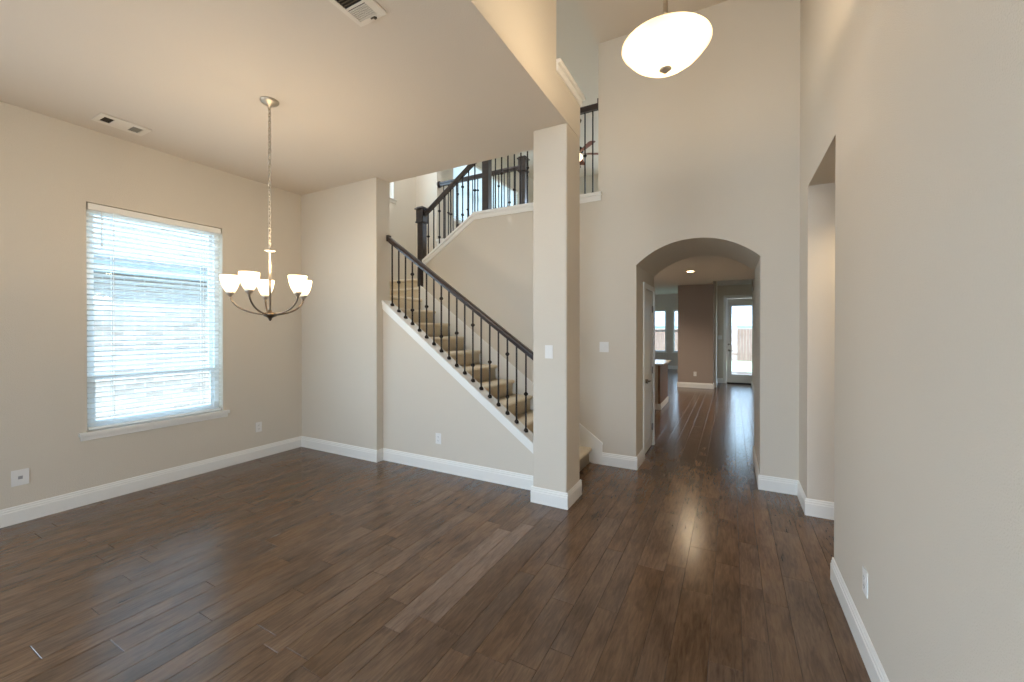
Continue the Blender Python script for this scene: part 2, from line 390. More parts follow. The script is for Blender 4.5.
mb.prism([(-3.02, 3.0), (-3.02, 3.06), (NXL, ycap(NXL)), (NXL, ycap(NXL)-.06)], 'Y', YD-.013, YD)
struct('trim_3', mb, M['trim'], 'white cap under the upper stair railing')
# barrel passage behind the arch with the closet door opening on the left
DO = (5.02, 5.655, 2.03)
XP0 = XA0-.14
pts = [(XP0, DO[2]), (XA0, DO[2])] + AP + [(XA1, 0), (XR+.15, 0), (XR+.15, ZK), (XP0, ZK)]
mb = MB().prism(pts, 'Y', YD+T, YG)
mb.box((XP0, YD+T, 0), (XA0, DO[0], DO[2])); mb.box((XP0, DO[1], 0), (XA0, YG, DO[2]))
struct('wall_passage', mb, M['wall'])
struct('wall_closet_back', MB().box((-2.0, YD+T, 0), (-1.9, YG, ZK)), M['wall'])
struct('wall_kitchen_front', MB().box((-7.2, YL+.08, 0), (XP0, YG, ZK)), M['wall'])
# foyer ceiling + right walls
struct('ceiling_foyer', MB().box((XC1, YBK, HF), (XR+.15, YU, HF+.12)).box((XW, YU, HF), (XR+.15, YD+T, HF+.12)), M['ceil'])
struct('wall_foyer_upper_back', MB().box((XW, YU, HF+.12), (XW+.1, YD+T, ZLC)).box((XC1, YU-.1, HF+.12), (XW+.1, YU, ZLC)), M['wall'])
YOP = YF
mb = MB().box((XR, YBK, 0), (XR+.14, YOP, HF)).box((XR, YOP, HO), (XR+.14, YE, HF)).box((XR, YE, 0), (XR+.14, YD+T, HF))
struct('wall_right', mb, M['wall'], 'pale textured wall close on the right with a side opening')
mb = MB().box((XR+.14, YE, 0), (3.0, YE+.12, HO)).box((3.0, YOP-.8, 0), (3.1, YE+.12, HO)).box((XR+.14, YOP-.8, 0), (3.0, YOP-.7, HO))
struct('wall_side_hall', mb, M['wall'])
struct('ceiling_side_hall', MB().box((XR+.14, YOP-.8, HO), (3.1, YE+.12, HO+.1)), M['ceil'])
# front wall (behind the camera) with its windows and entry opening
mb = MB(); ya, yb = YBK-.15, YBK
holes = [(-4.4, -1.8, .5, 2.8), (-1.1, .4, 0.05, 2.55), (-1.1, .4, 3.05, 4.45)]
mb.box((XL-.15, ya, 0), (-3.55, yb, ZLC)); mb.box((-3.55, ya, 0), (-2.45, yb, .7)); mb.box((-3.55, ya, 2.5), (-2.45, yb, ZLC))
mb.box((-2.45, ya, 0), (-1.1, yb, ZLC)); mb.box((.4, ya, 0), (XR+.15, yb, ZLC))
mb.box((-1.1, ya, 0), (.4, yb, .05)); mb.box((-1.1, ya, 2.55), (.4, yb, 3.05)); mb.box((-1.1, ya, 4.7), (.4, yb, ZLC))
struct('wall_front', mb, M['wall'])
# ---- loft / upstairs
struct('ceiling_loft', MB().box((XL-.15, YU-.1, ZLC), (XR+.15, YLB+.1, ZLC+.1)), M['ceil'])
mb = MB().box((XL-.15, YLB, Z2), (-2.6, YLB+.12, ZLC)).box((.3, YLB, Z2), (XR+.15, YLB+.12, ZLC)).box((-2.6, YLB, Z2), (.3, YLB+.12, 3.8)).box((-2.6, YLB, 5.5), (.3, YLB+.12, ZLC))
struct('wall_loft_back', mb, M['wall'])  # the opening is out of view, added to brighten the loft
struct('wall_loft_right', MB().box((XR, YD+T, Z2), (XR+.14, YLB, ZLC)), M['wall'])
struct('wall_loft_front', MB().box((XW, YD+.002, HF), (XR, YD+T, ZLC)), M['wall'])
struct('wall_stair_back', MB().box((XL, YL, 0), (-4.5, YL+.12, ZLC)).box((-4.5, YL, 0), (-2.9, YL+.075, Z2-.001)).box((-2.9, YL, 0), (XP0, YL+.075, ZK-.001)), M['wall'])
struct('floor_loft', MB().box((XL, YL+.076, ZK), (XR+.14, YLB, Z2)).box((-2.899, YD+T, ZK), (XR+.14, YL+.076, Z2)), M['carpet'])
struct('trim_4', MB().box((-4.5, YL-.03, Z2), (-2.84, YL+.12, Z2+.035)).box((-4.5, YL-.012, Z2-.06), (-2.9, YL, Z2)), M['trim'])
# ---- kitchen / living
struct('ceiling_kitchen', MB().box((-7.2, YG, ZK-.02), (XK, YLB, ZK-.001)).box((-7.2, YLB, ZK), (-.41, YBR, ZK+.12)), M['ceil'])
struct('ceiling_living', MB().box((-7.2, YLB, 2.95), (1.3, YFAR+.1, 3.05)), M['ceil'])
mb = MB(); a_, b_ = -7.3, -7.2
mb.box((a_, YL+.08, 0), (b_, 7.5, 3.0)).box((a_, 10.9, 0), (b_, 13.3, 3.0)).box((a_, 15.7, 0), (b_, YFAR+.1, 3.0))
for y_, z_ in ((7.5, 10.9), (13.3, 15.7)): mb.box((a_, y_, 0), (b_, z_, .65)).box((a_, y_, 2.35), (b_, z_, 3.0))
struct('wall_kitchen_left', mb, M['wall'])  # unseen window openings, added to bring daylight into the dark kitchen side
struct('wall_hall_right', MB().box((XK, YG, 0), (XK+.12, 12.95, 3.0)).box((XK+.12, 12.85, 0), (1.3, 12.95, 3.0)).box((1.2, 12.95, 0), (1.3, YDR+.14, 3.0)), M['wall'])
struct('wall_shaded', MB().box((-1.27, YBR, 0), (-.41, YBR+.35, 2.95)), M['shaded'], 'wall block with its shade put into a browner colour, standing beyond the kitchen island')
D2 = (-.115, .80, 2.44)   # back door opening (x0, x1, height)
mb = MB().box((-.46, YDR, 0), (D2[0], YDR+.14, 2.95)).box((D2[0], YDR, D2[2]), (D2[1], YDR+.14, 2.95)).box((D2[1], YDR, 0), (1.2, YDR+.14, 2.95)).box((-.46, YBR+.35, 0), (-.36, YDR, 2.95))
struct('wall_patio', mb, M['wall'])
struct('trim_5', MB().prism([(YDR, 2.95), (YDR-.09, 2.95), (YDR-.075, 2.9), (YDR-.02, 2.85), (YDR, 2.82)], 'X', -.36, XK), M['trim'])
WW = [(-3.05, -2.27), (-2.02, -1.24)]
mb = MB(); ya, yb = YFAR, YFAR+.14
mb.box((-7.2, ya, 0), (WW[0][0], yb, 2.95)); mb.box((WW[0][1], ya, 0), (WW[1][0], yb, 2.95)); mb.box((WW[1][1], ya, 0), (-.36, yb, 2.95))
for a, b in WW: mb.box((a, ya, 0), (b, yb, .67)); mb.box((a, ya, 2.33), (b, yb, 2.95))
struct('wall_far', mb, M['wall'])
struct('wall_living_right', MB().box((-.46, YDR+.14, 0), (-.36, YFAR, 2.95)), M['wall'])

# ---- baseboards
BP = [(0, 0), (.015, 0), (.015, .098), (.0115, .103), (.0115, .116), (.0075, .121), (.0075, .131), (.004, .138), (0, .138)]
def bb(name, runs):
    """runs: (axis, fixed, a, b, sgn) board on a plane: axis it runs along, plane coordinate, side it sticks out"""
    mb = MB()
    for ax, f, a, b, s in runs:
        if ax == 'X': mb.prism([(f+s*p, z) for p, z in BP], 'X', a, b)
        else: mb.prism([(f+s*p, z) for p, z in BP], 'Y', a, b)
    struct(name, mb, M['trim'])
e = .015
bb('baseboard_left', [('Y', XL, YBK, YA, 1)])
bb('baseboard_stub', [('X', YA, XL+e, XS+e, -1), ('Y', XS, YA, YB-e, 1)])
bb('baseboard_stairs', [('X', YB, XS, XC0, -1)])
bb('baseboard_column', [('X', YC, XC0-e, XC1+e, -1), ('Y', XC1, YC, YO+e, 1), ('Y', XC0, YC, YB-e, -1), ('X', YO, -1.40, XC1+e, 1)])
bb('baseboard_arch', [('X', YD, -1.29, XA0+e, -1), ('Y', XA0, YD, 4.955, 1), ('X', YD, XA1-e, XR, -1), ('Y', XA1, YD, YG, -1)])
bb('baseboard_right', [('Y', XR, YBK, YF+e, -1), ('X', YF, XR, XR+.14, 1), ('Y', XR, YE, YD-e, -1), ('X', YE, XR-e, 3.0, -1)])
bb('baseboard_kitchen', [('X', YG, XA0-.02, XA0+e, 1), ('Y', XK, YG, 12.95, -1), ('X', YBR, -1.285, -.395, -1), ('Y', -.41, YBR, YBR+.35, 1), ('X', YDR, -.36, -.21, -1), ('Y', -.36, YBR+.36, YDR, 1)])
bb('baseboard_far', [('X', YFAR, -7.2, -.46, -1)])
# skirt board on the arch wall beside the steps
def skz(x): return .42 + .722*(-1.554-x)
mb = MB().prism([(-1.29, 0), (-1.29, skz(-1.29)+.01), (-1.33, skz(-1.33)), (-3.95, skz(-3.95)), (-3.95, skz(-3.95)-.35), (-1.41, 0)], 'Y', YD-.013, YD)
mb.prism([(-1.285, skz(-1.285)+.02), (-1.285, skz(-1.285)), (-3.95, skz(-3.95)), (-3.95, skz(-3.95)+.02)], 'Y', YD-.018, YD)
struct('trim_6', mb, M['trim'], 'white skirt board climbing beside the carpeted steps')

# ================================================================== WINDOWS
def window_y(name, X, ya, yb, za, zb, depth=.15, meet=None, screen=None, label=None):
    """double hung window in a wall on plane x=X (room side), sitting toward the outside"""
    r = empty(name, (X, (ya+yb)/2, za), **STR)
    if label: r['label'] = label
    def P(x, y, z): return (x - X, y - (ya+yb)/2, z - za)
    f = .045; xo = X-depth; xi = X-depth+.07
    mb = MB()
    for a, b in (((xo, ya, za), (xi, ya+f, zb)), ((xo, yb-f, za), (xi, yb, zb)), ((xo, ya+f, za), (xi, yb-f, za+f)), ((xo, ya+f, zb-f), (xi, yb-f, zb))): mb.box(P(*a), P(*b))
    mb.build('frame', M['vinyl'], r)
    meet = meet or (za+zb)/2
    for z0, z1, xs in ((meet-.02, zb-f, xo+.008), (za+f, meet+.02, xo+.036)):
        mb = MB(); s = .034; a0, a1 = ya+f, yb-f
        for a, b in (((xs, a0, z0), (xs+.025, a0+s, z1)), ((xs, a1-s, z0), (xs+.025, a1, z1)), ((xs, a0+s, z0), (xs+.025, a1-s, z0+s)), ((xs, a0+s, z1-s), (xs+.025, a1-s, z1))): mb.box(P(*a), P(*b))
        sh = mb.build('sash', M['vinyl'], r)
        MB().box(P(xs+.010, a0+s, z0+s), P(xs+.014, a1-s, z1-s)).build('pane', M['glass'], sh)
    return r, P
r, P = window_y('window_1', XL, *W1, meet=1.10, label='double hung white window on the tan left wall')
mb = MB().box(P(XL-.08, W1[0]+.002, W1[2]-.0), P(XL, W1[1]-.002, W1[2]+.003)).box(P(XL, W1[0]-.055, W1[2]-.028), P(XL+.035, W1[1]+.055, W1[2]+.003))
mb.build('window_sill', M['trim'], r, bevel=.006)
MB().box(P(XL, W1[0]-.045, W1[2]-.07), P(XL+.014, W1[1]+.045, W1[2]-.028)).build('apron', M['trim'], r, bevel=.004)
r4, P4 = window_y('window_2', XL, *W4)
MB().box(P4(XL-.08, W4[0], W4[2]), P4(XL+.03, W4[1]+.05, W4[2]+.004)).box(P4(XL, W4[0]-.05, W4[2]-.05), P4(XL+.012, W4[1]+.04, W4[2])).build('window_sill', M['trim'], r4)
window_y('window_3', XL, *W5); window_y('window_4', XL, *W6)
def window_x(name, Y, xa, xb, za, zb):
    cx = (xa+xb)/2; r = empty(name, (cx, Y, za), **STR)
    f = .05; mb = MB(); y0, y1 = .05, .12; h = zb-za; w2 = (xb-xa)/2
    mb.box((-w2, y0, 0), (-w2+f, y1, h)).box((w2-f, y0, 0), (w2, y1, h)).box((-w2+f, y0, 0), (w2-f, y1, f)).box((-w2+f, y0, h-f), (w2-f, y1, h)).box((-w2+f, y0, h/2-.03), (w2-f, y1, h/2+.03))
    mb.build('frame', M['vinyl'], r)
    MB().box((-w2+f, .08, f), (w2-f, .084, h/2-.03)).box((-w2+f, .08, h/2+.03), (w2-f, .084, h-f)).build('pane', M['glass'], r)
    MB().box((-w2-.04, -.03, -.03), (w2+.04, .05, 0)).build('window_sill', M['trim'], r)
window_x('window_5', YFAR, *WW[0], .67, 2.33); window_x('window_6', YFAR, *WW[1], .67, 2.33)

# ---- horizontal slat blinds
def make_blind(X, W, label, tilt=12, pitch=.0457, cords=True):
    bx = X-.04
    bl = empty('window_blind', (bx, (W[0]+W[1])/2, W[2]), label=label, cat='blind')
    hw = (W[1]-W[0])/2 - .012; H = W[3]-W[2]
    MB().box((-.028, -hw, H-.062), (.034, hw, H-.006)).build('headrail', M['trim'], bl, bevel=.003)
    MB().box((-.026, -hw, .012), (.026, hw, .034)).build('bottom_rail', M['slat'], bl, bevel=.004)
    t = math.radians(tilt); ns = int((H-.136)/pitch)+1
    n = 6; prof = []; mb = MB()
    for k in range(n+1):
        u = -.025+.05*k/n; prof.append((u, .0025*(1-(u/.025)**2)))
    top = [(u*math.cos(t)-(zz+.0016)*math.sin(t), u*math.sin(t)+(zz+.0016)*math.cos(t)) for u, zz in prof]
    bot = [(u*math.cos(t)-(zz-.0012)*math.sin(t), u*math.sin(t)+(zz-.0012)*math.cos(t)) for u, zz in prof]
    mb.prism(top+bot[::-1], 'Y', -hw, hw)
    sm = mb.build('slat', M['slat'], bl)
    for i in range(ns):
        o = sm
        if i: o = sm.copy(); C.objects.link(o); o.parent = bl
        o.location = (0, 0, .062 + i*(H-.136)/(ns-1))
    for yy in (-hw*.68, hw*.68):
        MB().box((.0275, yy-.0025, .03), (.0285, yy+.0025, H-.06)).box((-.0285, yy-.0025, .03), (-.0275, yy+.0025, H-.06)).build('ladder_cord', M['slat'], bl)
    if cords:
        MB().tube([(.034, -hw+.09, H-.06), (.036, -hw+.09, H-.35)], .004, 6).lathe([(0, -.03), (.008, -.028), (.006, 0), (0, 0)], (.036, -hw+.09, H-.35), 8).build('tilt_wand', M['slat'], bl)
        MB().tube([(.034, hw-.06, H-.06), (.036, hw-.06, H-1.0)], .0018, 5).lathe([(0, -.04), (.009, -.036), (.004, 0), (0, 0)], (.036, hw-.06, H-1.0), 8).build('lift_cord', M['slat'], bl)
    return bl
make_blind(XL, W1, 'white horizontal slat blind lowered inside the dining window')
make_blind(XL, W5, 'white slat blind upstairs seen left of the big newel post', 38, .05, False)
make_blind(XL, W6, 'white slat blind upstairs seen right of the big newel post', 38, .05, False)

# ================================================================== DOORS
# closet door in the passage
d1 = empty('door_1', (XA0, DO[0], 0), label='white panelled closet door inside the arched passage', **STR)
Ld = DO[1]-DO[0]
MB().box((-.045, .006, .012), (-.010, Ld-.006, DO[2]-.006)).build('door_leaf', M['door'], d1)
mb = MB()
for a, b in ((.13, .78), (.95, 1.9)):
    for (y0_, z0_, y1_, z1_) in ((.10, a, .125, b), (Ld-.125, a, Ld-.10, b), (.10, a, Ld-.10, a+.025), (.10, b-.025, Ld-.10, b)):
        mb.box((-.010, y0_, z0_), (-.003, y1_, z1_))
mb.build('panel_moulding', M['door'], d1, bevel=.002)
mb = MB().box((0, -.065, 0), (.017, 0, DO[2]+.06)).box((0, Ld, 0), (.017, Ld+.06, DO[2]+.06)).box((0, 0, DO[2]), (.017, Ld, DO[2]+.06))
mb.build('casing', M['trim'], d1, bevel=.005)
k = empty('door_lever', (-.01, .075, .91)); k.parent = d1
k2 = MB().tube([(0, 0, 0), (.045, 0, 0)], .026, 14).tube([(.045, 0, 0), (.055, .02, 0), (.055, .11, -.005)], [.010, .010, .008], 8).build('door_handle', M['pewter'], d1, loc=(-.01, .075, .91))
bpy.data.objects.remove(k)
for z in (.25, 1.0, 1.8): MB().box((-.012, Ld-.02, z-.045), (.004, Ld-.004, z+.045)).build('hinge', M['pewter'], d1)
# patio door
d2 = empty('door_2', (D2[0], YDR, 0), label='white glazed patio door at the far end of the hallway', **STR)
Wd = .915; Hd = D2[2]-.01
mb = MB().box((.005, .03, .03), (.12, .075, Hd)).box((Wd-.12, .03, .03), (Wd-.0, .075, Hd)).box((.12, .03, .03), (Wd-.12, .075, .26)).box((.12, .03, 2.22), (Wd-.12, .075, Hd))
mb.build('door_leaf', M['door'], d2, bevel=.003)
MB().box((.12, .05, .26), (Wd-.12, .055, 2.22)).build('pane', M['glass'], d2)
MB().box((-.085, -.015, 0), (0, 0, D2[2]+.085)).box((0, -.015, D2[2]), (Wd-.002, 0, D2[2]+.085)).build('casing', M['trim'], d2, bevel=.004)
MB().box((0, -.01, 0), (Wd, .13, .028)).build('threshold', M['slot'], d2)
MB().tube([(.055, .03, .95), (.055, -.02, .95)], .028, 12).tube([(.055, -.02, .95), (.15, -.03, .95)], .01, 8).build('door_handle', M['pewter'], d2)
MB().tube([(.055, .03, 1.12), (.055, .0, 1.12)], .03, 12).build('deadbolt', M['pewter'], d2)

# ================================================================== STAIRS
st = empty('staircase', (-1.41, (YO+YD)/2, 0), label='beige carpeted staircase climbing behind the column and turning at the landing', cat='stairs')
ox, oy = -1.41, (YO+YD)/2
RI, TR = .18, .25
y0s, y1s = YO+.003 - oy, YD-.019 - oy
def step_prof(nose, z0, z1, back):
    """profile in travel direction (u grows forward along the climb)"""
    r = .018; pts = [(nose+.028, z0), (nose+.028, z1-.05)]
    c = (nose+.018, z1-.022)
    for k in range(7):
        a = math.radians(250 - k*160/6); pts.append((c[0]+.022*math.cos(a), c[1]+.022*math.sin(a)))
    pts += [(back, z1), (back, z0)]
    return pts
for k in range(10):
    zt = RI*(k+1); nose = TR*k
    pr = step_prof(nose, max(0, zt-RI-.15), zt, nose+TR+.02)
    if k == 0: pr = step_prof(nose, 0.0, zt, nose+TR+.02)
    MB().prism([(-u, z) for u, z in pr], 'Y', y0s, y1s, True).build('step', M['carpet'], st)
# landing, turn steps and upper run
pr = step_prof(TR*10, 1.65, 1.98, -(XL+.004)+ox)
MB().prism([(-u, z) for u, z in pr], 'Y', y0s, 4.72-oy).build('landing', M['carpet'], st)
xl0, xl1 = XL+.004-ox, NXL-.004-ox
for (yn, zt, yb_) in ((4.70, 2.16, 4.96), (4.95, 2.34, YL-.004)):
    pr = step_prof(yn-oy, zt-.3, zt, yb_-oy)
    MB().prism(pr, 'X', xl0, xl1 if zt < 2.2 else xl1+.1).build('step' if zt < 2.2 else 'landing', M['carpet'], st)
for k in range(3):
    zt = 2.52+.18*k; nose = -3.90+.25*k
    pr = step_prof(nose-ox, zt-.3, zt, nose-ox+.27)
    MB().prism(pr, 'Y', YD+T+.003-oy, YL-.004-oy).build('step', M['carpet'], st)

# ---- railings
def baluster_mesh(h, kn, rake_s=0):
    """square bar with knuckles at fractions kn; shoe is separate"""
    mb = MB(); a = .0065
    mb.box((-a, -a, 0), (a, a, h))
    for f in kn:
        z = f*h
        mb.lathe([(0, -.022), (.008, -.022), (.012, -.016), (.022, -.006), (.022, .006), (.012, .016), (.008, .022), (0, .022)], (0, 0, z), 8, True)
    return mb
BAL = {}
def baluster(parent, x, y, z, h, kind):
    key = (round(h, 2), kind)
    if key not in BAL:
        kn = {0: [], 1: [.48], 2: [.23, .79]}[kind]
        o = baluster_mesh(h, kn).build('baluster', M['iron'], parent); 
        s = MB().lathe([(.0, 0), (.024, 0), (.024, .014), (.016, .032), (.009, .036)], (0, 0, -.004), 8).build('baluster_shoe', M['iron'], o)
        BAL[key] = (o, s)
    else:
        o0, s0 = BAL[key]; o = o0.copy(); C.objects.link(o); o.parent = parent
        s = s0.copy(); C.objects.link(s); s.parent = o
    o.location = (x, y, z)
    return o
PAT = [0, 1, 0, 2]
def rail_prof():
    return [(-.022, -.03), (.022, -.03), (.026, -.008), (.032, .004), (.03, .02), (.018, .031), (-.018, .031), (-.03, .02), (-.032, .004), (-.026, -.008)]
def handrail(parent, name, y, pts):
    """rail along x-z path; profile held vertical"""
    mb = MB(); pr = rail_prof(); n = len(pr); v = []
    for i, (x, z) in enumerate(pts):
        for p, q in pr: v.append((x, y+p, z+q*1.12))
    f = []
    for i in range(len(pts)-1):
        for k in range(n):
            f.append((i*n+k, i*n+(k+1) % n, (i+1)*n+(k+1) % n, (i+1)*n+k))
    f += [tuple(range(n)), tuple((len(pts)-1)*n+k for k in range(n-1, -1, -1))]
    mb.add(v, f, False); return mb.build(name, M['rail'], parent)
yr = YB+.055
lr = empty('stair_railing', (-2.6, yr, rake(-2.6)), label='dark handrail with iron balusters along the lower stairs above the painted stair wall', cat='railing')
def railz(x): return 2.603 + .703*(-3.574-x)
ex, ez = -2.6, rake(-2.6)
def LZ(x): return railz(x)
handrail(lr, 'handrail', 0, [(XC0-.004-ex, LZ(XC0)-ez), (-3.56-ex, LZ(-3.56)-ez)])
MB().box((-3.588-ex, -.03, LZ(-3.58)-.035-ez), (-3.56-ex, .03, LZ(-3.58)+.04-ez)).build('rail_end', M['rail'], lr, bevel=.006)
for i in range(20):
    x = -3.52+.1032*i
    if x > XC0-.02: break
    zb = rake(x); h = LZ(x)-.03-zb
    b = baluster(lr, x-ex, 0, zb-ez, h, PAT[i % 4])

def newel(parent, x, y, z0, ztop, base=None):
    h = ztop-z0; mb = MB(); a = .062; b = .048
    zb1 = h-.20
    mb.box((x-b, y-b, 0+z0), (x+b, y+b, z0+zb1))
    mb.box((x-a, y-a, z0+zb1), (x+a, y+a, z0+h-.03))
    o = mb.build('newel_post', M['rail'], parent, bevel=.004)
    cp = MB().box((x-.078, y-.078, z0+h-.03), (x+.078, y+.078, z0+h-.010)).box((x-.06, y-.06, z0+h-.010), (x+.06, y+.06, z0+h+.008)).build('newel_cap', M['rail'], o, bevel=.004)
    MB().box((x-.07, y-.07, z0+zb1-.022), (x+.07, y+.07, z0+zb1)).build('newel_collar', M['rail'], o, bevel=.004)
    return o
yu = YD+.05
ur = empty('stair_railing', (-3.95, yu, 2.16), label='dark railing with newel posts stepping up to the level balustrade over the tall beige wall', cat='railing')
UX, UZ = -3.95, 2.16
def uz(x): return 3.215 + .70*(-3.89-x)*-1
newel(ur, -3.965-UX, 0, 2.166-UZ if False else .0, 3.30-UZ)
newel(ur, -2.86-UX, 0, 3.10-UZ, 4.28-UZ)
handrail(ur, 'handrail', 0, [(-3.90-UX, uz(-3.90)-UZ), (-2.925-UX, uz(-2.925)-UZ)])
handrail(ur, 'handrail', 0, [(-2.80-UX, 4.10-UZ), (XW+.0-UX, 4.10-UZ)])
MB().box((XW-.014-UX, -.05, 4.04-UZ), (XW-.001-UX, .05, 4.17-UZ)).build('rosette', M['rail'], ur, bevel=.003)
for i in range(9):
    x = -3.85+.1*i
    if x > -2.94: break
    zb = ycap(x)+.037; baluster(ur, x-UX, 0, zb-UZ, uz(x)-.03-zb, PAT[(i+1) % 4])
for i in range(15):
    x = -2.728+.0935*i; baluster(ur, x-UX, 0, 3.097-UZ, 4.07-3.097, PAT[(i) % 4] if i % 4 != 2 else 0)
yfr = YL+.045
fr = empty('stair_railing', (-3.7, yfr, Z2+.036), label='dark level railing farthest back upstairs in front of the bright loft windows', cat='railing')
FX, FZ = -3.7, Z2+.036
newel(fr, -2.85-FX, 0, 0, 4.20-FZ)
handrail(fr, 'handrail', 0, [(-4.47-FX, 4.06-FZ), (-2.92-FX, 4.06-FZ)])
MB().tube([(-4.499-FX, 0, 4.06-FZ), (-4.47-FX, 0, 4.06-FZ)], .055, 16).build('rosette', M['rail'], fr)
for i in range(15):
    x = -4.39+.1*i
    baluster(fr, x-FX, 0, 0, 4.03-FZ, PAT[i % 4])

# ================================================================== LIGHTS
def point(name, parent, loc, energy, col, rad=.03):
    d = bpy.data.lights.new(name, 'POINT'); d.energy = energy; d.color = col; d.shadow_soft_size = rad
    o = bpy.data.objects.new(name, d); C.objects.link(o); o.parent = parent; o.location = loc; return o
WARM = (1.0, .78, .52)
# chandelier
CX, CY = -3.142, 1.902
ch = empty('chandelier', (CX, CY, HC), label='brushed nickel five light chandelier with frosted glass shades on a long chain', cat='chandelier')
MB().lathe([(0, 0), (.066, 0), (.066, -.008), (.055, -.02), (.02, -.03), (.008, -.045), (0, -.045)], (0, 0, 0), 28).build('canopy', M['nickel'], ch)
mb = MB(); z = -.055; i = 0
zb = 2.185-HC
while z > zb:
    m_ = Matrix.Rotation(PI/2*(i % 2) + .4, 3, 'Z') @ Matrix.Rotation(PI/2, 3, 'X')
    mb.torus((0, 0, z), .011, .003, m_, 12, 5, sy=1.7); z -= .0275; i += 1
mb.tube([(.004, 0, -.04), (.007, .004, -.4), (.004, 0, -.8), (.0, 0, zb)], .0016, 5)
mb.build('chain', M['nickel'], ch)
zh = 1.64-HC
MB().lathe([(0, 2.19-HC), (.006, 2.185-HC), (.009, 2.165-HC), (.005, 2.155-HC), (.012, 2.150-HC), (.036, 2.142-HC), (.036, 2.136-HC), (.012, 2.128-HC), (.0075, 2.12-HC), (.0075, zh+.04), (0, zh+.04)], (0, 0, 0), 20).build('stem', M['nickel'], ch)
MB().lathe([(0, zh+.045), (.012, zh+.04), (.018, zh+.025), (.045, zh+.018), (.047, zh-.004), (.03, zh-.012), (.014, zh-.022), (.012, zh-.032), (.006, zh-.042), (0, zh-.044)], (0, 0, 0), 24).build('hub', M['pewter'], ch)
RR = .262; ztop = 1.93-HC; hs = .122
SP = [(.024, 0), (.032, .005), (.046, .030), (.056, .061), (.062, .092), (.066, .122)]
for kk in range(5):
    a = math.radians(12+72*kk); ca, sa = math.cos(a), math.sin(a)
    zs = ztop-hs
    pts = []
    ctrl = [(.03, zh+.005), (.13, zh+.012), (.235, zh+.045), (.262, zs-.04)]
    for j in range(13):
        u = j/12; b0, b1, b2, b3 = (1-u)**3, 3*u*(1-u)**2, 3*u*u*(1-u), u**3
        rr_ = sum(b*c[0] for b, c in zip((b0, b1, b2, b3), ctrl)); zz = sum(b*c[1] for b, c in zip((b0, b1, b2, b3), ctrl))
        pts.append((rr_*ca, rr_*sa, zz))
    pts.append((RR*ca, RR*sa, zs-.015))
    arm = MB().tube(pts, .0065, 8).build('arm', M['pewter'], ch)
    MB().lathe([(0, -.03), (.012, -.03), (.014, -.02), (.028, -.008), (.03, .004), (0, .004)], (RR*ca, RR*sa, zs), 16).build('socket', M['nickel'], arm)
    prof = [(r, z) for r, z in SP] + [(r-.004, z) for r, z in SP[::-1]]
    sh = MB().lathe(prof, (RR*ca, RR*sa, zs+.004), 28, closed=True).build('shade', M['shade'], ch)
    MB().lathe([(0, .01), (.01, .01), (.012, .035), (.022, .055), (.024, .07), (.016, .088), (0, .094)], (RR*ca, RR*sa, zs), 14).build('bulb', M['fanlight'], sh)
    point('chandelier_bulb_light', ch, (RR*ca, RR*sa, ztop+.012), 9.0, WARM, .03)
# foyer pendant
PX, PY, PZ = -.342, 2.53, 3.183
pd = empty('pendant_light', (PX, PY, HF), label='large alabaster glass bowl pendant hanging high in the foyer', cat='pendant light')
MB().lathe([(0, 0), (.07, 0), (.07, -.01), (.055, -.028), (.022, -.04), (0, -.04)], (0, 0, 0), 28).build('canopy', M['nickel'], pd)
MB().lathe([(.014, -.03), (.014, PZ-HF+.03), (.03, PZ-HF+.02), (.03, PZ-HF-.02), (0, PZ-HF-.02)], (0, 0, 0), 20).build('rod', M['nickel'], pd)
bp_ = [(.0, -.135), (.04, -.134), (.09, -.124), (.14, -.102), (.185, -.07), (.217, -.036), (.236, -.012), (.246, 0.0), (.246, .006)]
zb = PZ-HF
MB().lathe([(r, z+zb) for r, z in bp_] + [(max(r-.005, 0), z+zb+.005) for r, z in bp_[::-1]], (0, 0, 0), 48, closed=False).build('bowl', M['bowl'], pd)
MB().lathe([(0, -.13), (.033, -.133), (.035, -.139), (.024, -.146), (.014, -.151), (.011, -.159), (0, -.163)], (0, 0, zb), 20).build('finial', M['nickel'], pd)
MB().lathe([(.0, -.13), (.008, -.13), (.008, .0), (0, 0)], (0, 0, zb), 10).build('inner_rod', M['nickel'], pd)
for kk in range(3):
    a = 2*PI*kk/3+.5; MB().tube([(.02*math.cos(a), .02*math.sin(a), zb-.005), (.24*math.cos(a), .24*math.sin(a), zb+.003)], .004, 6).build('support_arm', M['nickel'], pd)
for kk in range(3):
    a = 2*PI*kk/3+1.5; point('pendant_bulb_light', pd, (.09*math.cos(a), .09*math.sin(a), zb-.01), 12, WARM, .04)
# recessed downlight in the kitchen ceiling
def downlight(name, x, y, z, energy, label, col=WARM):
    r = empty(name, (x, y, z), label=label, cat='ceiling light')
    MB().lathe([(.062, -.001), (.088, -.001), (.09, -.006), (.062, -.004)], (0, 0, 0), 28).build('trim_ring', M['trim'], r)
    MB().lathe([(0, -.002), (.061, -.002), (.061, -.004), (0, -.004)], (0, 0, 0), 24).build('lens', M['lens'], r)
    d = bpy.data.lights.new(name+'_lamp', 'SPOT'); d.energy = energy; d.color = col; d.spot_size = 2.6; d.spot_blend = .6; d.shadow_soft_size = .06
    o = bpy.data.objects.new(name+'_lamp', d); C.objects.link(o); o.parent = r; o.location = (0, 0, -.012)
    return r
downlight('recessed_light', -.73, 8.95, ZK-.02, 120, 'glowing recessed downlight in the kitchen ceiling seen through the arch')
downlight('recessed_light', -2.35, 5.2, ZLC-.001, 90, 'recessed downlight high over the upstairs landing', (.94, .97, 1))
downlight('recessed_light', -4.1, 4.35, ZLC-.001, 240, 'unseen downlight added high up to brighten the stair turn', (.94, .97, 1))  # added out of view to lift the dark landing and stairs
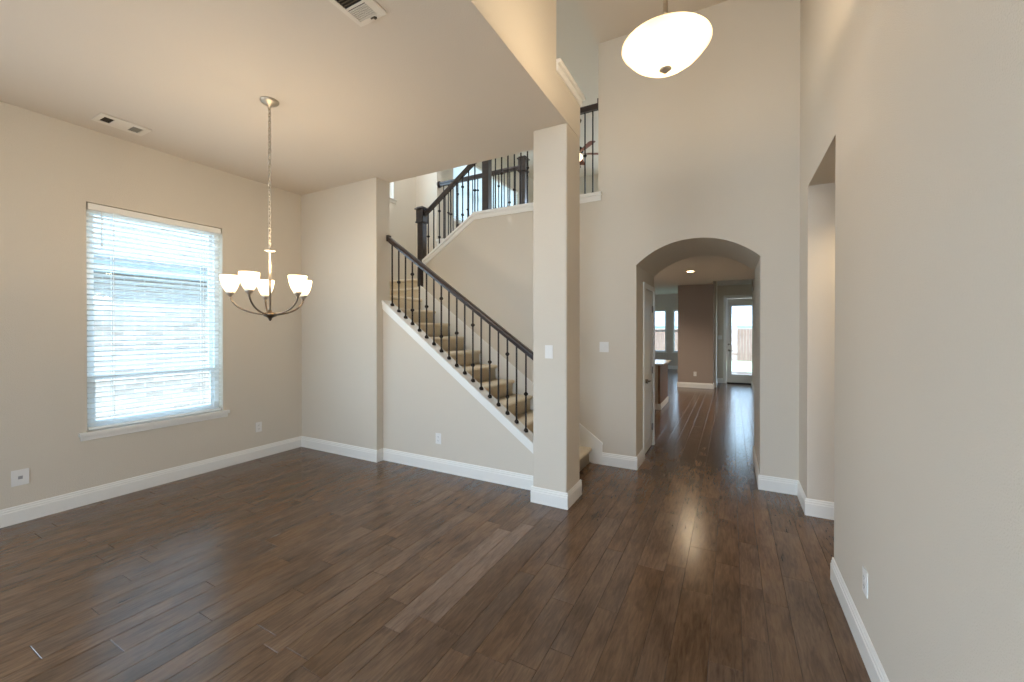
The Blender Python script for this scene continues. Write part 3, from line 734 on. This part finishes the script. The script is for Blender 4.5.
downlight('recessed_light', -2.5, 8.6, ZK-.02, 150, 'unseen downlight added above the kitchen island to brighten the kitchen', (1, .88, .74))  # unseen lamp, added because the kitchen came out too dark
downlight('recessed_light', -2.5, 10.3, ZK-.02, 150, 'unseen downlight added beyond the kitchen island to brighten the kitchen', (1, .88, .74))  # second unseen lamp added as kitchen fill
downlight('recessed_light', 1.25, 3.55, HO, 70, 'recessed downlight in the side hall ceiling to the right of the foyer')
# ceiling fan in the loft
FXc, FYc, FZc = -2.76, 8.0, 5.16
fn = empty('ceiling_fan', (FXc, FYc, ZLC), label='dark bladed ceiling fan with lit globe upstairs in the loft', cat='ceiling fan')
zf = FZc-ZLC
MB().lathe([(0, 0), (.07, 0), (.06, -.04), (.015, -.06), (.013, zf+.09), (0, zf+.09)], (0, 0, 0), 20).build('downrod', M['iron'], fn)
MB().lathe([(0, zf+.1), (.06, zf+.09), (.11, zf+.05), (.11, zf-.01), (.07, zf-.04), (0, zf-.04)], (0, 0, 0), 24).build('motor', M['iron'], fn)
for kk in range(5):
    a = math.radians(29+72*kk)
    mb = MB().box((.10, -.02, -.004), (.2, .02, .004)); mb.prism([(.18, -.055), (.56, -.075), (.59, -.04), (.59, .04), (.56, .075), (.18, .055)], 'Z', -.005, .005)
    o = mb.build('blade', M['fan'], fn); o.rotation_euler = (math.radians(10), 0, a); o.location = (0, 0, zf-.035)
MB().lathe([(0, zf-.19), (.05, zf-.18), (.085, zf-.14), (.09, zf-.09), (.06, zf-.045), (0, zf-.045)], (0, 0, 0), 24).build('light_globe', M['fanlight'], fn)
MB().tube([(.05, 0, zf-.05), (.05, 0, zf-.30)], .003, 5).lathe([(0, -.03), (.009, -.025), (.005, 0), (0, 0)], (.05, 0, zf-.30), 8).build('pull_chain', M['iron'], fn)

# ================================================================== VENTS, OUTLETS, SWITCHES
# square two-way register
vr = empty('ceiling_vent', (-1.795, 1.53, HC), label='two section louvred register at the top edge, nearest the foyer side of the dining ceiling', cat='vent')
fx0, fx1, fy0, fy1 = -.105, .105, -.16, .155
mb = MB().box((fx0, fy0, -.008), (-.075, fy1, 0)).box((.055, fy0, -.008), (fx1, fy1, 0)).box((-.075, fy0, -.008), (.055, fy0+.03, 0)).box((-.075, .125, -.008), (.055, fy1, 0)).box((-.075, .026, -.008), (.055, .038, 0))
mb.build('frame', M['grille'], vr, bevel=.002)
MB().box((-.075, fy0+.03, -.0012), (.055, .125, -.0004)).build('duct_opening', M['dark'], vr)
mb = MB()
for i in range(7):
    y = .045+.0115*i; mb.box((-.074, y, -.007), (.054, y+.0065, -.0025))
mb.build('louvre', M['grille'], vr)
mb = MB()
for i in range(8):
    y = -.12+.018*i; mb.box((-.074, y, -.006), (.054, y+.004, -.0015))
mb.build('louvre', M['pewter'], vr)
MB().box((.0, .131, -.0135), (.03, .137, -.008)).box((.02, .137, -.016), (.034, .146, -.008)).build('damper_lever', M['pewter'], vr)
# long narrow register near the left wall
vl = empty('ceiling_vent', (-4.62, 1.52, HC), label='long narrow ceiling register with one dark grille near the left wall', cat='vent')
mb = MB().box((-.105, -.165, -.008), (.115, -.128, 0)).box((-.105, -.128, -.008), (-.058, .165, 0)).box((.062, -.128, -.008), (.115, .165, 0)).box((-.058, -.066, -.008), (.062, .055, 0)).box((-.058, .125, -.008), (.062, .165, 0))
mb.build('frame', M['grille'], vl, bevel=.002)
MB().box((-.058, -.128, -.0012), (.062, -.066, -.0004)).build('duct_opening', M['dark'], vl)
mb = MB()
for i in range(5): mb.box((-.058+.024*i+.01, -.128, -.006), (-.058+.024*i+.014, -.066, -.0015))
mb.build('louvre', M['pewter'], vl)
mb = MB().box((-.058, .055, -.0012), (.062, .125, -.0004))
for i in range(6): mb.box((-.058, .057+.0115*i, -.007), (.062, .057+.0115*i+.006, -.0012))
mb.build('louvre', mat('vent_grey', (150, 146, 134), .6), vl)

def plate(name, loc, rz, kind, label, w_=.072, h_=.116):
    """wall plate whose face looks along -Y before the turn rz"""
    r = empty(name, loc, rz, label=label, cat='outlet' if 'outlet' in name else 'light switch')
    MB().box((-w_/2, -.006, -h_/2), (w_/2, 0, h_/2)).build('cover_plate', M['plastic'], r, bevel=.002)
    if kind == 'outlet':
        for z in (-.021, .021):
            o = MB().box((-.017, -.008, z-.0145), (.017, -.006, z+.0145)).build('receptacle', M['plastic'], r, bevel=.003)
            MB().box((-.008, -.0084, z-.004), (-.006, -.008, z+.007)).box((.006, -.0084, z-.004), (.008, -.008, z+.007)).box((-.002, -.0084, z-.011), (.002, -.008, z-.007)).build('socket_slot', M['slot'], o)
    elif kind == 'jack':
        MB().box((-.012, -.008, -.012), (.012, -.006, .012)).box((-.006, -.0085, -.006), (.006, -.008, .006)).build('jack', mat('grey_jack', (150, 148, 150), .5), r)
    else:
        n = 2 if kind == 'double' else 1
        for i in range(n):
            x = (i-(n-1)/2)*.046
            MB().prism([(-.006, -.033), (-.0095, -.031), (-.0075, 0), (-.0095, .031), (-.006, .033)], 'X', x-.0165, x+.0165).build('rocker', M['plastic'], r)
    return r
plate('wall_outlet', (XL, 1.01, .357), PI/2, 'jack', 'square cable jack plate low on the tan wall left of the window', .095, .125)
plate('wall_outlet', (XL, 2.867, .37), PI/2, 'outlet', 'white outlet low on the tan wall between window and corner')
plate('wall_outlet', (-2.794, YB, .352), 0, 'outlet', 'white outlet low on the wall beneath the stair rake')
plate('light_switch', (-1.398, YC, 1.337), 0, 'single', 'white rocker switch on the front of the column')
plate('light_switch', (-1.27, YD, 1.335), 0, 'double', 'white double switch on the foyer wall left of the arch', .105, .116)
plate('wall_outlet', (XR, 2.441, .357), -PI/2, 'outlet', 'white outlet low on the pale wall at the right edge')
plate('wall_outlet', (-.844, YBR, .371), 0, 'outlet', 'small white outlet low on the brown accent wall')
plate('light_switch', (-.29, YDR, 1.32), 0, 'double', 'white switch plate beside the glazed patio door', .105, .116)
ms = empty('motion_sensor', (XK, 12.3, 2.6), label='small white motion sensor high on the wall near the patio door', cat='sensor')
MB().box((-.035, -.035, -.06), (0, .035, .06)).build('housing', M['plastic'], ms, bevel=.01)
MB().box((-.042, -.02, -.035), (-.035, .02, .0)).build('lens', mat('sensor_lens', (205, 205, 205), .3), ms, bevel=.004)

# ================================================================== KITCHEN ISLAND
ki = empty('kitchen_island', (-2.2, 8.75, 0), label='painted kitchen island with pale granite top beyond the arch', cat='kitchen island')
MB().box((-1.2, -.50, .0), (.96, .55, .85)).build('cabinet', M['cabinet'], ki)
MB().box((.96, -.50, 0), (1.0, .56, .85)).build('end_panel', M['cabwood'], ki)
MB().box((-1.25, -.56, .85), (1.06, .65, .885)).build('countertop', M['granite'], ki, bevel=.005)
MB().box((-1.2, -.515, 0), (1.015, -.50, .11)).box((1.0, -.50, 0), (1.015, .57, .11)).build('base_moulding', M['trim'], ki)
mb = MB()
for i in range(4):
    x = -1.1+.53*i; mb.box((x, -.515, .2), (x+.44, -.50, .23)).box((x, -.515, .75), (x+.44, -.50, .78)).box((x, -.515, .23), (x+.03, -.50, .75)).box((x+.41, -.515, .23), (x+.44, -.50, .75))
mb.build('panel_moulding', M['cabinet'], ki)

# ================================================================== OUTDOORS
struct('ground', MB().box((-40, -25, -.3), (40, YFAR+.2, -.13)), M['concrete'])
tag(struct('lawn', MB().box((-40, YFAR+.2, -.3), (40, 60, -.10)), M['grass']), 'green back lawn outside the patio door')
struct('patio', MB().box((-.36, YDR+.14, -.13), (4, YDR+3.4, -.06)), M['concrete'])
NX = -8.3
nh = empty('neighbour_house', (NX, 2, -.13), label='pale brick neighbouring house with shingle roof outside the dining window', cat='house')
MB().box((-7, -1.0, 0), (0, 9, 2.72)).build('brick_wall', M['brick'], nh)
MB().box((-.3, -1.2, 2.52), (.15, 9.2, 2.56)).box((.13, -1.2, 2.52), (.17, 9.2, 2.70)).build('fascia', M['exttrim'], nh)
MB().prism([(.2, 2.70), (.2, 2.74), (-4.0, 5.6), (-7.9, 2.74), (-7.9, 2.70)], 'Y', -1.3, 9.3).build('roof', M['shingle'], nh)
FYy = 25.0
fe = empty('backyard_fence', (0, FYy, -.10), label='weathered cedar board fence behind the lawn', cat='fence')
mb = MB(); rf = random.Random(5)
for i in range(90):
    x = -9+.145*i; mb.box((x, 0, 0), (x+.138, .02, 1.72+rf.uniform(-.01, .01)))
mb.build('fence_boards', M['fence'], fe)
MB().box((-9, .02, .3), (4, .06, .39)).box((-9, .02, 1.35), (4, .06, 1.44)).build('fence_rail', M['fence'], fe)
for i in range(6): MB().box((-9+2.4*i, .06, 0), (-8.91+2.4*i, .15, 1.7)).build('fence_post', M['fence'], fe)
h2 = empty('neighbour_house', (0, 29, -.1), label='house with grey shingle roof rising behind the cedar fence', cat='house')
MB().box((-12, 0, 0), (9, 6, 1.78)).build('brick_wall', M['brick'], h2)
MB().box((-12.3, -.45, 1.62), (9.3, -.4, 1.86)).build('fascia', M['exttrim'], h2)
MB().prism([(-.5, 1.84), (-.5, 1.9), (3.4, 5.2), (7.2, 1.9), (7.2, 1.84)], 'X', -12.4, 9.4).build('roof', M['shingle'], h2)

# ---- groups of like things
for o in bpy.data.objects:
    if o.parent is None and 'category' in o:
        g = {'outlet': 'wall outlets', 'light switch': 'light switches', 'ceiling light': 'recessed downlights', 'vent': 'dining ceiling registers',
             'railing': 'stair railings', 'blind': 'window blinds', 'house': 'neighbouring houses'}.get(o['category'])
        if g: o['group'] = g
